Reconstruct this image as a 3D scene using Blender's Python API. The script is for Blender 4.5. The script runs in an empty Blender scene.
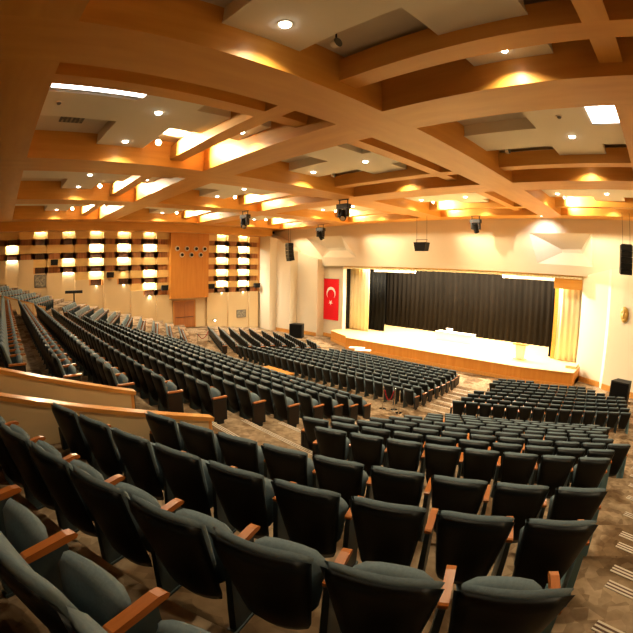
import bpy, math, random
import numpy as np
random.seed(7)
C = bpy.context.scene.collection
SC = bpy.context.scene
EYE = 6.76                      # eye height above the flat floor in front of the stage
AL = math.radians(22.0)         # the side blocks are turned towards the stage by this angle
SA, CA = math.sin(AL), math.cos(AL)
XM = -16.1                      # symmetry axis of the hall
def mir(x): return 2*XM - x
XR, XL = 5.8, -38.0

# ------------------------------------------------------------------ materials
def mat(name, col, rough=.6, spec=.3, metal=0.0, var=None, scale=(1,1,1), detail=4, bump=0.0, coat=0.0):
    m = bpy.data.materials.new(name); m.use_nodes = True
    nt = m.node_tree; b = nt.nodes['Principled BSDF']
    b.inputs['Base Color'].default_value = (*col, 1); b.inputs['Roughness'].default_value = rough
    b.inputs['Specular IOR Level'].default_value = spec; b.inputs['Metallic'].default_value = metal
    if coat: b.inputs['Coat Weight'].default_value = coat; b.inputs['Coat Roughness'].default_value = .2
    if var:
        tc = nt.nodes.new('ShaderNodeTexCoord'); mp = nt.nodes.new('ShaderNodeMapping')
        mp.inputs['Scale'].default_value = scale
        n = nt.nodes.new('ShaderNodeTexNoise'); n.inputs['Scale'].default_value = 1; n.inputs['Detail'].default_value = detail
        r = nt.nodes.new('ShaderNodeValToRGB')
        r.color_ramp.elements[0].position = .3; r.color_ramp.elements[1].position = .7
        r.color_ramp.elements[0].color = (*col, 1); r.color_ramp.elements[1].color = (*var, 1)
        nt.links.new(tc.outputs['Object'], mp.inputs[0]); nt.links.new(mp.outputs[0], n.inputs['Vector'])
        nt.links.new(n.outputs['Fac'], r.inputs[0]); nt.links.new(r.outputs[0], b.inputs['Base Color'])
        if bump:
            bp = nt.nodes.new('ShaderNodeBump'); bp.inputs['Strength'].default_value = bump; bp.inputs['Distance'].default_value = .01
            nt.links.new(n.outputs['Fac'], bp.inputs['Height']); nt.links.new(bp.outputs[0], b.inputs['Normal'])
    return m
def emit(name, col, s):
    m = bpy.data.materials.new(name); m.use_nodes = True
    b = m.node_tree.nodes['Principled BSDF']
    b.inputs['Base Color'].default_value = (*col, 1)
    b.inputs['Emission Color'].default_value = (*col, 1); b.inputs['Emission Strength'].default_value = s
    return m
M = {}
M['wood_x'] = mat('wood grain along the stage', (.57,.265,.047), .42, .35, var=(.65,.325,.067), scale=(.5,2.6,5))
M['wood_y'] = mat('wood grain along the hall', (.57,.265,.047), .42, .35, var=(.65,.325,.067), scale=(2.6,.5,5))
M['wood_z'] = mat('upright wood veneer', (.53,.20,.026), .42, .35, var=(.61,.255,.042), scale=(4,4,.4))
M['wood_pale'] = mat('pale wood boards', (.70,.45,.16), .5, .3, var=(.75,.51,.20), scale=(1,1,9))
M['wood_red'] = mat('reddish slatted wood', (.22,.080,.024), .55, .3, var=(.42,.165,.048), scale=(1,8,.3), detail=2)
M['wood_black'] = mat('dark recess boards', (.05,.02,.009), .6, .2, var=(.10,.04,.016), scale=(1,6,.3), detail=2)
M['wood_post'] = mat('mid brown wood posts', (.58,.26,.065), .5, .3, var=(.64,.30,.085), scale=(6,6,.5))
M['cap'] = mat('varnished orange wood', (.52,.22,.04), .3, .5, var=(.66,.31,.07), scale=(9,1.2,9), coat=.3)
M['arm'] = mat('varnished armrest wood', (.32,.095,.016), .32, .4, var=(.42,.135,.026), scale=(40,3,40), coat=.4)
M['cream'] = mat('cream wall paint', (.64,.49,.28), .75, .2, var=(.67,.52,.305), scale=(.4,.4,.4))
M['white'] = mat('off white paint', (.68,.60,.46), .8, .2, var=(.705,.625,.485), scale=(.3,.3,.3))
M['panel'] = mat('white ceiling board', (.72,.68,.58), .85, .15, var=(.745,.705,.605), scale=(.5,.5,.5))
M['upper'] = mat('upper ceiling plaster', (.62,.57,.46), .9, .1, var=(.65,.60,.49), scale=(.5,.5,.5))
M['stage'] = mat('pale stage boards', (.66,.46,.22), .4, .3, var=(.74,.54,.28), scale=(.6,9,1))
M['black'] = mat('matt black', (.005,.005,.0055), .6, .25)
M['metal'] = mat('dark lamp metal', (.03,.03,.032), .4, .5, metal=.6)
M['chrome'] = mat('polished chrome', (.75,.72,.68), .15, .5, metal=1)
M['rope'] = mat('red velvet rope', (.28,.012,.02), .8, .2)
M['flagred'] = mat('red flag cloth', (.72,.012,.02), .7, .15)
M['flagwhite'] = mat('white flag cloth', (.85,.83,.8), .7, .15)
M['gold'] = mat('gold curtain cloth', (.72,.64,.42), .65, .3, var=(.77,.69,.47), scale=(4,4,.2))
M['goldtrim'] = mat('gilded trim', (.55,.30,.05), .4, .5, var=(.70,.42,.10), scale=(12,12,12))
M['drape'] = mat('black brown stage drape', (.007,.0053,.0042), .85, .1, var=(.0125,.0095,.0076), scale=(1.5,1.5,.15))
M['drape_black'] = mat('black stage drape', (.004,.004,.0045), .9, .1)
M['shell'] = mat('black green seat shell', (.0036,.0048,.0055), .42, .25, var=(.0055,.0072,.008), scale=(6,6,3))
M['fabric'] = mat('grey green seat cloth', (.128,.172,.196), .85, .2, var=(.150,.200,.226), scale=(60,60,60), bump=.15)
M['standard'] = mat('shaded teal seat standard', (.026,.044,.050), .5, .4, var=(.034,.055,.062), scale=(8,8,8))  # teal darkened in the colour to stand for shade between the seats
M['teal'] = mat('sidelit teal row end', (.10,.19,.225), .5, .4, var=(.12,.22,.25), scale=(8,8,8))  # same teal made lighter: side light on the aisle ends put into the colour
M['endwood'] = mat('dark seat end panel', (.014,.0065,.0045), .4, .4, var=(.022,.010,.006), scale=(8,8,1))
M['endtrim'] = mat('dark grey seat end frame', (.014,.017,.017), .5, .3)
M['nosing'] = mat('pale nosing strip', (.58,.52,.42), .5, .3)
M['nosing_dark'] = mat('dark nosing strip', (.10,.05,.03), .6, .3)
M['bulb'] = emit('lamp glow', (1.0,.90,.72), 14)
M['flood'] = emit('floodlamp glow', (1.0,.84,.55), 30)
M['tube'] = emit('tube light glow', (1.0,.95,.86), 5)
M['mask'] = mat('gilded mask plaster', (.50,.30,.06), .4, .4, var=(.60,.38,.1), scale=(10,10,10))
M['grey'] = mat('grey equipment', (.12,.12,.12), .6, .3)
M['picture'] = mat('picture print', (.10,.10,.09), .5, .3, var=(.40,.36,.27), scale=(3,7,6), detail=3)
M['cloth'] = mat('white table cloth', (.82,.78,.70), .8, .2)
M['box_white'] = mat('ivory fixture ring', (.72,.66,.55), .5, .3)

def carpet():
    m = bpy.data.materials.new('mottled brown carpet'); m.use_nodes = True
    nt = m.node_tree; b = nt.nodes['Principled BSDF']; b.inputs['Roughness'].default_value = .95
    b.inputs['Specular IOR Level'].default_value = .1
    tc = nt.nodes.new('ShaderNodeTexCoord')
    n1 = nt.nodes.new('ShaderNodeTexNoise'); n1.inputs['Scale'].default_value = 1.1; n1.inputs['Detail'].default_value = 1.5
    v = nt.nodes.new('ShaderNodeTexVoronoi'); v.inputs['Scale'].default_value = 9
    n2 = nt.nodes.new('ShaderNodeTexNoise'); n2.inputs['Scale'].default_value = 9; n2.inputs['Detail'].default_value = 3
    for n in (n1, v, n2): nt.links.new(tc.outputs['Object'], n.inputs['Vector'])
    a = nt.nodes.new('ShaderNodeMix'); a.data_type = 'FLOAT'; a.inputs[0].default_value = .38
    sep = nt.nodes.new('ShaderNodeSeparateColor')
    nt.links.new(v.outputs['Color'], sep.inputs[0])
    nt.links.new(n2.outputs['Fac'], a.inputs[2]); nt.links.new(sep.outputs[0], a.inputs[3])
    r = nt.nodes.new('ShaderNodeValToRGB'); el = r.color_ramp.elements
    el[0].position = .25; el[0].color = (.13,.088,.052, 1); el[1].position = .8; el[1].color = (.285,.212,.138, 1)
    nt.links.new(a.outputs[0], r.inputs[0])
    r2 = nt.nodes.new('ShaderNodeValToRGB'); e2 = r2.color_ramp.elements
    e2[0].position = .44; e2[0].color = (.62,.54,.45, 1); e2[1].position = .50; e2[1].color = (1.25,1.25,1.25, 1)
    nt.links.new(n1.outputs['Fac'], r2.inputs[0])
    mx = nt.nodes.new('ShaderNodeMix'); mx.data_type = 'RGBA'; mx.blend_type = 'MULTIPLY'; mx.inputs[0].default_value = 1
    nt.links.new(r.outputs[0], mx.inputs[6]); nt.links.new(r2.outputs[0], mx.inputs[7])
    nt.links.new(mx.outputs[2], b.inputs['Base Color'])
    return m
M['carpet'] = carpet()

# ------------------------------------------------------------------ mesh helper
class MB:
    def __init__(s): s.v = []; s.f = []; s.m = []
    def add(s, vs, fs, mi=0):
        o = len(s.v); s.v += [tuple(map(float, p)) for p in vs]
        s.f += [tuple(o+i for i in f) for f in fs]; s.m += [mi]*len(fs); return s
    def box(s, x0, x1, y0, y1, z0, z1, mi=0):
        vs = [(x,y,z) for z in (z0,z1) for x,y in ((x0,y0),(x1,y0),(x1,y1),(x0,y1))]
        return s.add(vs, [(3,2,1,0),(4,5,6,7),(0,1,5,4),(1,2,6,5),(2,3,7,6),(3,0,4,7)], mi)
    def obox(s, c, ux, uy, uz, hx, hy, hz, mi=0):           # oriented box
        c, ux, uy, uz = map(np.array, (c, ux, uy, uz)); vs = []
        for k in (-1,1):
            for i,j in ((-1,-1),(1,-1),(1,1),(-1,1)): vs.append(c+ux*hx*i+uy*hy*j+uz*hz*k)
        return s.add(vs, [(3,2,1,0),(4,5,6,7),(0,1,5,4),(1,2,6,5),(2,3,7,6),(3,0,4,7)], mi)
    def prism(s, bot, top, mi=0, side=None):                # two loops of 3D points
        n = len(bot); fs = [tuple(reversed(range(n))), tuple(range(n, 2*n))]
        s.add(list(bot)+list(top), fs, mi); o = len(s.v)-2*n
        for i in range(n):
            j = (i+1) % n; s.f.append((o+i, o+j, o+n+j, o+n+i)); s.m.append(mi if side is None else side)
        return s
    def poly(s, pts, z0, z1, mi=0): return s.prism([(x,y,z0) for x,y in pts], [(x,y,z1) for x,y in pts], mi)
    def cyl(s, p0, p1, r0, r1=None, n=12, mi=0):
        r1 = r0 if r1 is None else r1; p0, p1 = np.array(p0, float), np.array(p1, float)
        d = (p1-p0)/np.linalg.norm(p1-p0); a = np.cross(d, (0,0,1) if abs(d[2]) < .9 else (1,0,0)); a /= np.linalg.norm(a); b = np.cross(d, a)
        ang = [2*math.pi*i/n for i in range(n)]
        bot = [p0+r0*(math.cos(t)*a+math.sin(t)*b) for t in ang]; top = [p1+r1*(math.cos(t)*a+math.sin(t)*b) for t in ang]
        return s.prism(bot, top, mi)
    def tube(s, pts, r, n=6, mi=0):
        for a, b in zip(pts[:-1], pts[1:]): s.cyl(a, b, r, r, n, mi)
        return s
    def grid(s, fn, nu, nv, mi=0):
        vs = [fn(i/(nu-1), j/(nv-1)) for j in range(nv) for i in range(nu)]
        return s.add(vs, [(j*nu+i, j*nu+i+1, (j+1)*nu+i+1, (j+1)*nu+i) for j in range(nv-1) for i in range(nu-1)], mi)
    def pillow(s, zs, ws, ys, th, curve, nu=9, nv=6, mi=0, pw=4.0, corner=.03):
        """rounded upright slab: half widths, centre line and thickness run from the bottom to the top"""
        def base(u, v):
            a = 2*u-1; w = ws[0]+(ws[1]-ws[0])*v
            x = a*w*(1-.10*max(0, 1-v/.16)**2)
            z = zs[0]+(zs[1]-zs[0])*v - corner*(abs(a)**5)*(v**3) + corner*(abs(a)**5)*((1-v)**3)
            y = ys[0]+(ys[1]-ys[0])*v + curve*(a*a-1)
            t = th*.5*(max(0, 1-abs(a)**pw)**.5)*(max(0, 1-abs(2*v-1)**(pw+2))**.5)
            return x, y, z, t
        sp = lambda t: .5-.5*math.cos(math.pi*t)*(.75+.25*abs(math.cos(math.pi*t)))
        P = {}
        for sgn in (-1, 1):
            for j in range(nv):
                for i in range(nu):
                    x,y,z,t = base(sp(i/(nu-1)), sp(j/(nv-1)))
                    edge = i in (0,nu-1) or j in (0,nv-1)
                    key = (i,j,0 if edge else sgn)
                    if key not in P: P[key] = (len(P), (x, y+(0 if edge else sgn*t), z))
        fs = []
        for sgn in (-1, 1):
            for j in range(nv-1):
                for i in range(nu-1):
                    q = [P.get((a,b,sgn), P.get((a,b,0)))[0] for a,b in ((i,j),(i+1,j),(i+1,j+1),(i,j+1))]
                    fs.append(tuple(q) if sgn < 0 else tuple(reversed(q)))
        return s.add([p for _, p in sorted(P.values())], fs, mi)
    def mesh(s, name, mats, smooth=False):
        me = bpy.data.meshes.new(name); me.from_pydata(s.v, [], s.f)
        for m in mats: me.materials.append(m)
        me.polygons.foreach_set('material_index', s.m)
        if smooth: me.polygons.foreach_set('use_smooth', [True]*len(s.f))
        me.update(); return me
    def build(s, name, mats, parent=None, smooth=False):
        if not isinstance(mats, (list, tuple)): mats = [mats]
        o = bpy.data.objects.new(name, s.mesh(name, mats, smooth)); C.objects.link(o)
        if parent: o.parent = parent
        return o
def tag(o, label, cat, group=None, kind=None):
    o['label'] = label; o['category'] = cat
    if group: o['group'] = group
    if kind: o['kind'] = kind
    return o
def struct(o): o['kind'] = 'structure'; return o
def thing(name, loc, label, cat, group=None, rz=0):
    o = bpy.data.objects.new(name, None); o.empty_display_size = .2; C.objects.link(o)
    o.location = loc; o.rotation_euler = (0,0,rz); return tag(o, label, cat, group)
def dup(root, loc, rz, label, group=None):
    r = root.copy(); C.objects.link(r); r.location = loc; r.rotation_euler = (0,0,rz); r['label'] = label
    if group: r['group'] = group
    for ch in list(root.children):
        c = ch.copy(); C.objects.link(c); c.parent = r
        for g in ch.children:
            d = g.copy(); C.objects.link(d); d.parent = c
    return r
ORD = 'zeroth first second third fourth fifth sixth seventh eighth ninth tenth eleventh twelfth thirteenth fourteenth fifteenth sixteenth seventeenth eighteenth nineteenth twentieth'.split()
def od(n):
    if n <= 20: return ORD[n]
    return ('twenty-' if n < 30 else 'thirty-')+ORD[n % 10] if n % 10 else {30:'thirtieth'}[n]

# ------------------------------------------------------------------ camera: a full-frame fisheye lens
YAW, PITCH, ROLL, FPX = 0.8110544709607675, -0.11331169969802465, 0.01805520677654805, 422.2476
def cam_axes():
    cy, sy, cp, sp, cr, sr = math.cos(YAW), math.sin(YAW), math.cos(PITCH), math.sin(PITCH), math.cos(ROLL), math.sin(ROLL)
    fwd = np.array([-sy*cp, cy*cp, sp]); right = np.array([cy, sy, 0]); up = np.cross(right, fwd)
    return np.stack([right*cr+up*sr, up*cr-right*sr, -fwd])
RM = cam_axes()
def project(p):
    c = RM @ np.array(p, float); c /= np.linalg.norm(c); th = math.acos(max(-1, min(1, -c[2]))); h = math.hypot(c[0], c[1])+1e-9
    r = 2*FPX*math.sin(th/2); return 316.5+r*c[0]/h, 316.5-r*c[1]/h, th
cd = bpy.data.cameras.new('camera'); cd.type = 'PANO'
for holder in (cd, getattr(cd, 'cycles', None)):
    try: holder.panorama_type = 'FISHEYE_EQUISOLID'; holder.fisheye_lens = FPX*36/633; holder.fisheye_fov = math.radians(200)
    except Exception: pass
cd.sensor_width = 36; cd.sensor_height = 36; cd.sensor_fit = 'HORIZONTAL'; cd.clip_start = .05; cd.clip_end = 300
cam = bpy.data.objects.new('camera', cd); C.objects.link(cam); SC.camera = cam
import mathutils
cam.matrix_world = mathutils.Matrix([[*RM[:,0], 0], [*RM[:,1], 0], [*RM[:,2], 0], [0,0,0,1]])   # all heights below are from the eye; everything is lifted at the end

# ------------------------------------------------------------------ floor: stepped tiers in three sectors
def rowy(k): return 4.97+1.02*(k-6)               # where the back tops of centre row k stand
def rowz(k): return -(2.62+.29*(k-6)+.93)         # floor under rear row k
def fy(k): return 14.65+.97*k
def fz(k): return -(5.93+.104*k)
def edge_line(y, off):                            # one step edge across the hall, from the camera's wall to the far wall
    xi = (-off+(CA-1)*y)/SA
    yr = lambda x: (y+off+SA*x)/CA
    return [(XR, yr(XR)), (xi, y), (mir(xi), y), (XL, yr(XR))]
levels = []
for k in range(-7, 14): levels.append((rowy(k)-.15, 1.44, rowz(k)))
levels.append((rowy(14)-.05, 1.44, fz(0)))
for k in range(1, 9): levels.append((fy(k)-.18, 1.6, fz(k)))
fl = MB()
for i, (y, off, z) in enumerate(levels):
    a = edge_line(y, off)
    b = edge_line(levels[i+1][0], levels[i+1][1]) if i+1 < len(levels) else [(XR,31),(-4,31),(mir(-4),31),(XL,31)]
    zn = levels[i+1][2] if i+1 < len(levels) else z
    for j in range(3):
        fl.add([(*a[j],z),(*a[j+1],z),(*b[j+1],z),(*b[j],z)], [(0,3,2,1)])
        if zn < z: fl.add([(*b[j],z),(*b[j+1],z),(*b[j+1],zn),(*b[j],zn)], [(0,3,2,1)])
struct(fl.build('floor', M['carpet']))

# nosing strips on the steps inside the aisles
def nosing(p, q, z):
    p, q = np.array(p), np.array(q); u = (q-p)/np.linalg.norm(q-p); n = np.array([-u[1], u[0]])
    if n[1] > 0: n = -n
    m = MB(); c = (p+q)/2
    for i, mi in enumerate((0,1,0,1,0)):
        cc = c+n*(.02+.022*i); m.obox((*cc, z+.004), (*u,0), (*n,0), (0,0,1), np.linalg.norm(q-p)/2, .010, .004, mi)
    return struct(m.build('stair_nosing', [M['nosing'], M['nosing_dark']]))
def on_edge(e, x):
    for (x0,y0),(x1,y1) in zip(e[:-1], e[1:]):
        if min(x0,x1) <= x <= max(x0,x1): return (x, y0+(y1-y0)*(x-x0)/(x1-x0))

# ------------------------------------------------------------------ seats
PITCH_X = .56
def seat_meshes():
    d = {}
    d['backrest'] = MB().pillow((.17,.918), (.188,.262), (.21,.010), .06, .045, 9, 6, pw=12, corner=.012).mesh('backrest', [M['shell']], True)
    d['back_cushion'] = MB().pillow((.42,.942), (.175,.258), (.20,.045), .095, .045, 9, 6, pw=9, corner=.03).mesh('back_cushion', [M['fabric']], True)
    d['seat_pan'] = MB().pillow((.24,.71), (.20,.222), (.26,.34), .12, -.02, 9, 6, pw=6, corner=.08).mesh('seat_pan', [M['fabric']], True)
    m = MB(); m.prism([(.256,.12,0),(.304,.12,0),(.304,.40,0),(.256,.40,0)], [(.262,.16,.625),(.298,.16,.625),(.298,.42,.625),(.262,.42,.625)])
    m.box(.245,.315,.10,.42,0,.02)
    d['standard'] = m.mesh('standard', [M['standard']])
    a = MB(); pr = [(.165,.648),(.18,.656),(.43,.668),(.475,.660),(.492,.644),(.478,.63),(.18,.62),(.165,.626)]
    a.prism([(.254,y,z) for y,z in pr], [(.306,y,z) for y,z in pr])
    d['armrest'] = a.mesh('armrest', [M['arm']])
    e = MB(); e.box(.262,.315,.10,.44,.08,.575,0); e.box(.315,.320,.13,.41,.12,.53,1); e.box(.255,.325,.12,.46,.575,.605,2); e.box(.27,.31,.2,.36,0,.08,0)
    d['end_panel'] = e.mesh('end_panel', [M['endtrim'], M['endwood'], M['arm']])
    m = MB(); m.prism([(.25,.06,0),(.315,.06,0),(.315,.36,0),(.25,.36,0)], [(.256,.20,.60),(.306,.20,.60),(.306,.44,.60),(.256,.44,.60)])
    d['end_standard'] = m.mesh('end_standard', [M['teal']])
    return d
SM = seat_meshes()
def seat_proto(end=None):
    r = bpy.data.objects.new('auditorium_seat', None); r.empty_display_size = .2; C.objects.link(r)
    top = r
    for n in ('backrest','back_cushion','seat_pan'):
        o = bpy.data.objects.new(n, SM[n]); C.objects.link(o); o.parent = top if n == 'back_cushion' else r
        if n == 'backrest': top = o
    def side(n, flip):
        o = bpy.data.objects.new(n, SM[n]); C.objects.link(o); o.parent = r
        if flip: o.rotation_euler = (0,0,0); o.scale = (-1,1,1)
    if end == 'last': side('end_panel', False)
    elif end == 'aisle': side('end_standard', False); side('armrest', False)
    else: side('standard', False); side('armrest', False)
    if end == 'first': side('standard', True); side('armrest', True)
    if end == 'first_panel': side('end_panel', True)
    r['category'] = 'seat'
    return r
# where every seat stands: (x, y, floor z, turn, label, group, kind of end)
seats = []
def side_row(y, off, z, t0, t1, lab, grp, pitch=PITCH_X, tilt=0.0, mirror=False):
    """a row in a turned block, from along-row place t1 (wall aisle) to t0"""
    n = int(round((t1-t0)/pitch)); n0 = y+off
    for i in range(n):
        t = t1-pitch*(i+.5); nn = n0+tilt*(t-t1); x, yy = t*CA-SA*nn, t*SA+CA*nn; rz = AL+math.atan(tilt)
        if mirror: x = mir(x); rz = -rz
        e = None
        if i == 0 and not mirror: e = 'aisle'
        if i == n-1: e = 'first_panel' if off > 1.5 or y > 0 and n < 14 and off < 1.5 else 'first'
        if mirror: e = {'first_panel':'last','first':'last'}.get(e) or ('first' if i == 0 else None)
        seats.append((x, yy, z, rz, lab(i+1, n-i), grp, e))
# near block: left and right ends of the rows, read off along the row
ROW = {0:(.592,0), 1:(.56,.045), 2:(.588,.02), 3:(.578,0)}      # seat spacing and slight swing of the rearmost rows
RR = {0:(-4.5,.244), 1:(-4.48,.56), 2:(-4.36,.94), 3:(-3.89,1.31), 5:(-2.44,1.99), 6:(-3.17,2.40), 7:(-2.93,3.10), 8:(-2.68,3.05),
      9:(-2.47,3.24), 10:(-2.23,3.4), 11:(-2.01,3.85), 12:(-1.81,4.3), 13:(-1.56,4.2)}
rear_no = {k: (14-k if k > 4 else 13-k) for k in RR}
for k, (t0, t1) in RR.items():
    q = rear_no[k]
    side_row(rowy(k), 1.44, rowz(k), t0, t1, lambda a, b, q=q: f'tip-up seat, {od(a)} from the wall aisle, {od(q)} row behind the cross aisle, turned block', 'tip-up seats of the turned block', *ROW.get(k, (PITCH_X, 0)))
    side_row(rowy(k), 1.44, rowz(k), t0, t1, lambda a, b: '', 'far', *ROW.get(k, (PITCH_X, 0)), mirror=True)
CRr = {k: -7.35 for k in range(1, 8)}; CRr.update({8:-7.55, 9:-7.8, 10:-8.1, 11:-8.4})
for k in range(0, 12):
    xr = CRr.get(k, -7.35); n = int(round((xr-mir(xr))/PITCH_X)); st = (xr-mir(xr))/n
    for i in range(n):
        e = 'last' if i == 0 else 'first_panel' if i == n-1 else None
        seats.append((xr-st*(i+.5), rowy(k), rowz(k), 0, f'tip-up seat, {od(i+1)} from the panelled end, {od(12-k)} row behind the cross aisle, centre block', 'tip-up seats of the centre block', e))
RFt = [(-1.35,6.41),(-1.15,6.68),(-.86,6.9),(-.64,7.13),(-.14,7.39),(.07,6.49),(.26,6.16),(.44,5.77),(.56,2.74)]
for k, (t0, t1) in enumerate(RFt):
    side_row(fy(k), 1.6, fz(k), t0, t1, lambda a, b, k=k: f'tip-up seat, {od(a)} from the wall end, {od(9-k)} row from the stage, turned front block', 'tip-up seats of the turned front block')
    side_row(fy(k), 1.6, fz(k), t0, t1, lambda a, b: '', 'far', mirror=True)
CFr = [-9.35,-9.55,-9.8,-10.0,-10.2,-10.45,-10.65,-10.95,-11.3]
for k, xr in enumerate(CFr):
    n = int(round((xr-mir(xr))/PITCH_X)); st = (xr-mir(xr))/n
    for i in range(n):
        e = 'last' if i == 0 else 'first_panel' if i == n-1 else None
        seats.append((xr-st*(i+.5), fy(k), fz(k), 0, f'tip-up seat, {od(i+1)} from the panelled end, {od(9-k)} row from the stage, centre front block', 'tip-up seats of the centre front block', e))

def in_view(s):
    px, py, th = project((s[0], s[1], s[2]+.75))
    return -70 < px < 665 and -25 < py < 790 and th < 1.6
shown = [s for s in seats if in_view(s)]
dist = lambda s: math.dist((s[0], s[1], s[2]+.8), (0,0,0))
single = sorted([s for s in shown if s[4]], key=dist)[:300]
rest = [s for s in shown if s not in single]
protos = {e: seat_proto(e) for e in (None,'last','first','first_panel','aisle')}
used = set()
for x, y, z, rz, lab, grp, e in single:
    p = protos[e]
    if e in used: dup(p, (x,y,z), rz, lab, grp)
    else: used.add(e); p.location = (x,y,z); p.rotation_euler = (0,0,rz); p['label'] = lab; p['group'] = grp
for e, p in protos.items():
    if e not in used:
        for ch in list(p.children_recursive): bpy.data.objects.remove(ch)
        bpy.data.objects.remove(p)
# all the seats beyond those: one mass
PART_OF = {None:['backrest','back_cushion','seat_pan','standard','armrest'], 'last':['backrest','back_cushion','seat_pan','end_panel'],
           'first':['backrest','back_cushion','seat_pan','standard','armrest','-standard','-armrest'], 'aisle':['backrest','back_cushion','seat_pan','end_standard','armrest'], 'first_panel':['backrest','back_cushion','seat_pan','standard','armrest','-end_panel']}
mats = [M['shell'], M['fabric'], M['standard'], M['arm'], M['endtrim'], M['endwood'], M['teal']]
tmpl = {}
for n, me in SM.items():
    co = np.empty(len(me.vertices)*3); me.vertices.foreach_get('co', co)
    tmpl[n] = (co.reshape(-1,3), [tuple(p.vertices) for p in me.polygons], [mats.index(me.materials[p.material_index]) for p in me.polygons], n in ('backrest','back_cushion','seat_pan'))
VV, FF, MI, SMO, off = [], [], [], [], 0
for x, y, z, rz, lab, grp, e in rest:
    c, s_ = math.cos(rz), math.sin(rz)
    for n in PART_OF[e]:
        co, fs, mi, sm = tmpl[n.strip('-')]
        if n[0] == '-': co = co*np.array([-1,1,1])
        VV.append(np.stack([co[:,0]*c-co[:,1]*s_+x, co[:,0]*s_+co[:,1]*c+y, co[:,2]+z], 1))
        FF += [tuple(i+off for i in f) for f in fs]; MI += mi; SMO += [sm]*len(fs); off += len(co)
me = bpy.data.meshes.new('distant_seating'); me.from_pydata(np.concatenate(VV).tolist(), [], FF)
for m in mats: me.materials.append(m)
me.polygons.foreach_set('material_index', MI); me.polygons.foreach_set('use_smooth', SMO); me.update()
o = bpy.data.objects.new('distant_seating', me); C.objects.link(o)
tag(o, 'many rows of dark tip-up seats filling the farther blocks down to the stage', 'seating', kind='stuff')

# ------------------------------------------------------------------ nosing strips in the aisles
for k in range(4, 13):
    y, of, z = levels[k+8][0], levels[k+8][1], levels[k+7][2]
    e = edge_line(y, of); xi = e[1][0]
    if k <= 11: nosing((max(-8.9, CRr.get(k,-8.4)+.1), y), (xi-.02, y), z)
    nn = y+of; xl = (RR.get(k, RR[5])[0]-.25)*CA-SA*nn
    if xi+.05 < xl: nosing((xi+.02, on_edge(e, xi+.02)[1]), (xl, on_edge(e, xl)[1]), z)
for k in range(1, 10):
    y, of, z = levels[k+7]; y0 = on_edge(edge_line(y, of), .2)[1]
    for g in (.74, .98) if k < 4 else (.9,): nosing((.27, y0+g), (1.2, y0+g-.26), z)
for k in range(1, 8):
    y, of, z = levels[21+k]; zz = levels[20+k][2]; e = edge_line(y, of); xi = e[1][0]
    nosing((CFr[k]+.35, y), (xi-.02, y), zz)

# ------------------------------------------------------------------ walls
def floor_z(x, y):
    xx = x if x > XM else mir(x); z = levels[0][2]
    for yy, of, zz in levels:
        if on_edge(edge_line(yy, of), xx)[1] <= y: z = zz
    return z
HC = 4.18                                           # soffit of the main beams, above the eye
UP = 5.28                                           # plaster between the beams
b = MB(); b.box(XR, XR+.2, -8, 31, -7, UP+.2); struct(b.build('wall_right', M['cream']))
b = MB(); b.box(XL-.2, XR+.2, -8.2, -8, -7, UP+.2); struct(b.build('wall_back', M['cream']))
b = MB(); b.box(XL-.4, XR+.2, -8.2, 31, UP, UP+.2); struct(b.build('ceiling', M['upper']))
# stage wall: a plain upper wall with the two faceted recesses, side bays in steps below it
SY = 29.3; OT = .30; OL, OR = -27.25, -5.15           # wall plane, top and sides of the stage opening
rr = [(-9.25,3.13),(-4.5,3.2),(-4.37,.97),(-8.6,1.0)]                 # outer corners of the recess on the side of the camera
ri = [(-7.0,2.12),(-5.45,2.18),(-5.3,1.9),(-6.95,1.9)]
b = MB()
def wall_with_holes(b, x0, x1, z0, z1, y, holes, mi=0):
    # strips between vertical cuts through every hole corner
    xs = sorted({x0, x1, *[p[0] for h in holes for p in h]})
    def span(h, x):
        zs = []
        for p, q in zip(h, h[1:]+h[:1]):
            if min(p[0],q[0])-1e-9 <= x <= max(p[0],q[0])+1e-9 and abs(p[0]-q[0]) > 1e-9: zs.append(p[1]+(q[1]-p[1])*(x-p[0])/(q[0]-p[0]))
        return (min(zs), max(zs)) if zs else None
    for a, c in zip(xs[:-1], xs[1:]):
        mid = (a+c)/2; hs = [h for h in holes if span(h, mid)]
        if not hs: b.add([(a,y,z0),(c,y,z0),(c,y,z1),(a,y,z1)], [(0,1,2,3)], mi); continue
        h = hs[0]; ea, ec = span(h, a+1e-6), span(h, c-1e-6)
        b.add([(a,y,z0),(c,y,z0),(c,y,ec[0]),(a,y,ea[0])], [(0,1,2,3)], mi)
        b.add([(a,y,ea[1]),(c,y,ec[1]),(c,y,z1),(a,y,z1)], [(0,1,2,3)], mi)
rl = [(-32.6,3.3),(-27.65,3.17),(-25.6,1.1),(-30.1,1.15)]; il = [(-30.6,2.1),(-28.1,2.15),(-27.9,1.85),(-30.2,1.85)]
wall_with_holes(b, XL, XR, OT, UP, SY, [rr, rl])
for outer, inner in ((rr, ri), (rl, il)):
    O = [(x, SY, z) for x, z in outer]; I = [(x, SY+1.1, z) for x, z in inner]
    for j in range(4): b.add([O[j], O[(j+1)%4], I[(j+1)%4], I[j]], [(0,1,2,3)])
    b.add(I, [(0,1,2,3)])
b.add([(OL-.3,SY,OT),(OR+.3,SY,OT),(OR+.3,SY+.5,OT),(OL-.3,SY+.5,OT)], [(0,1,2,3)])
struct(b.build('wall_front', M['white']))
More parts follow.
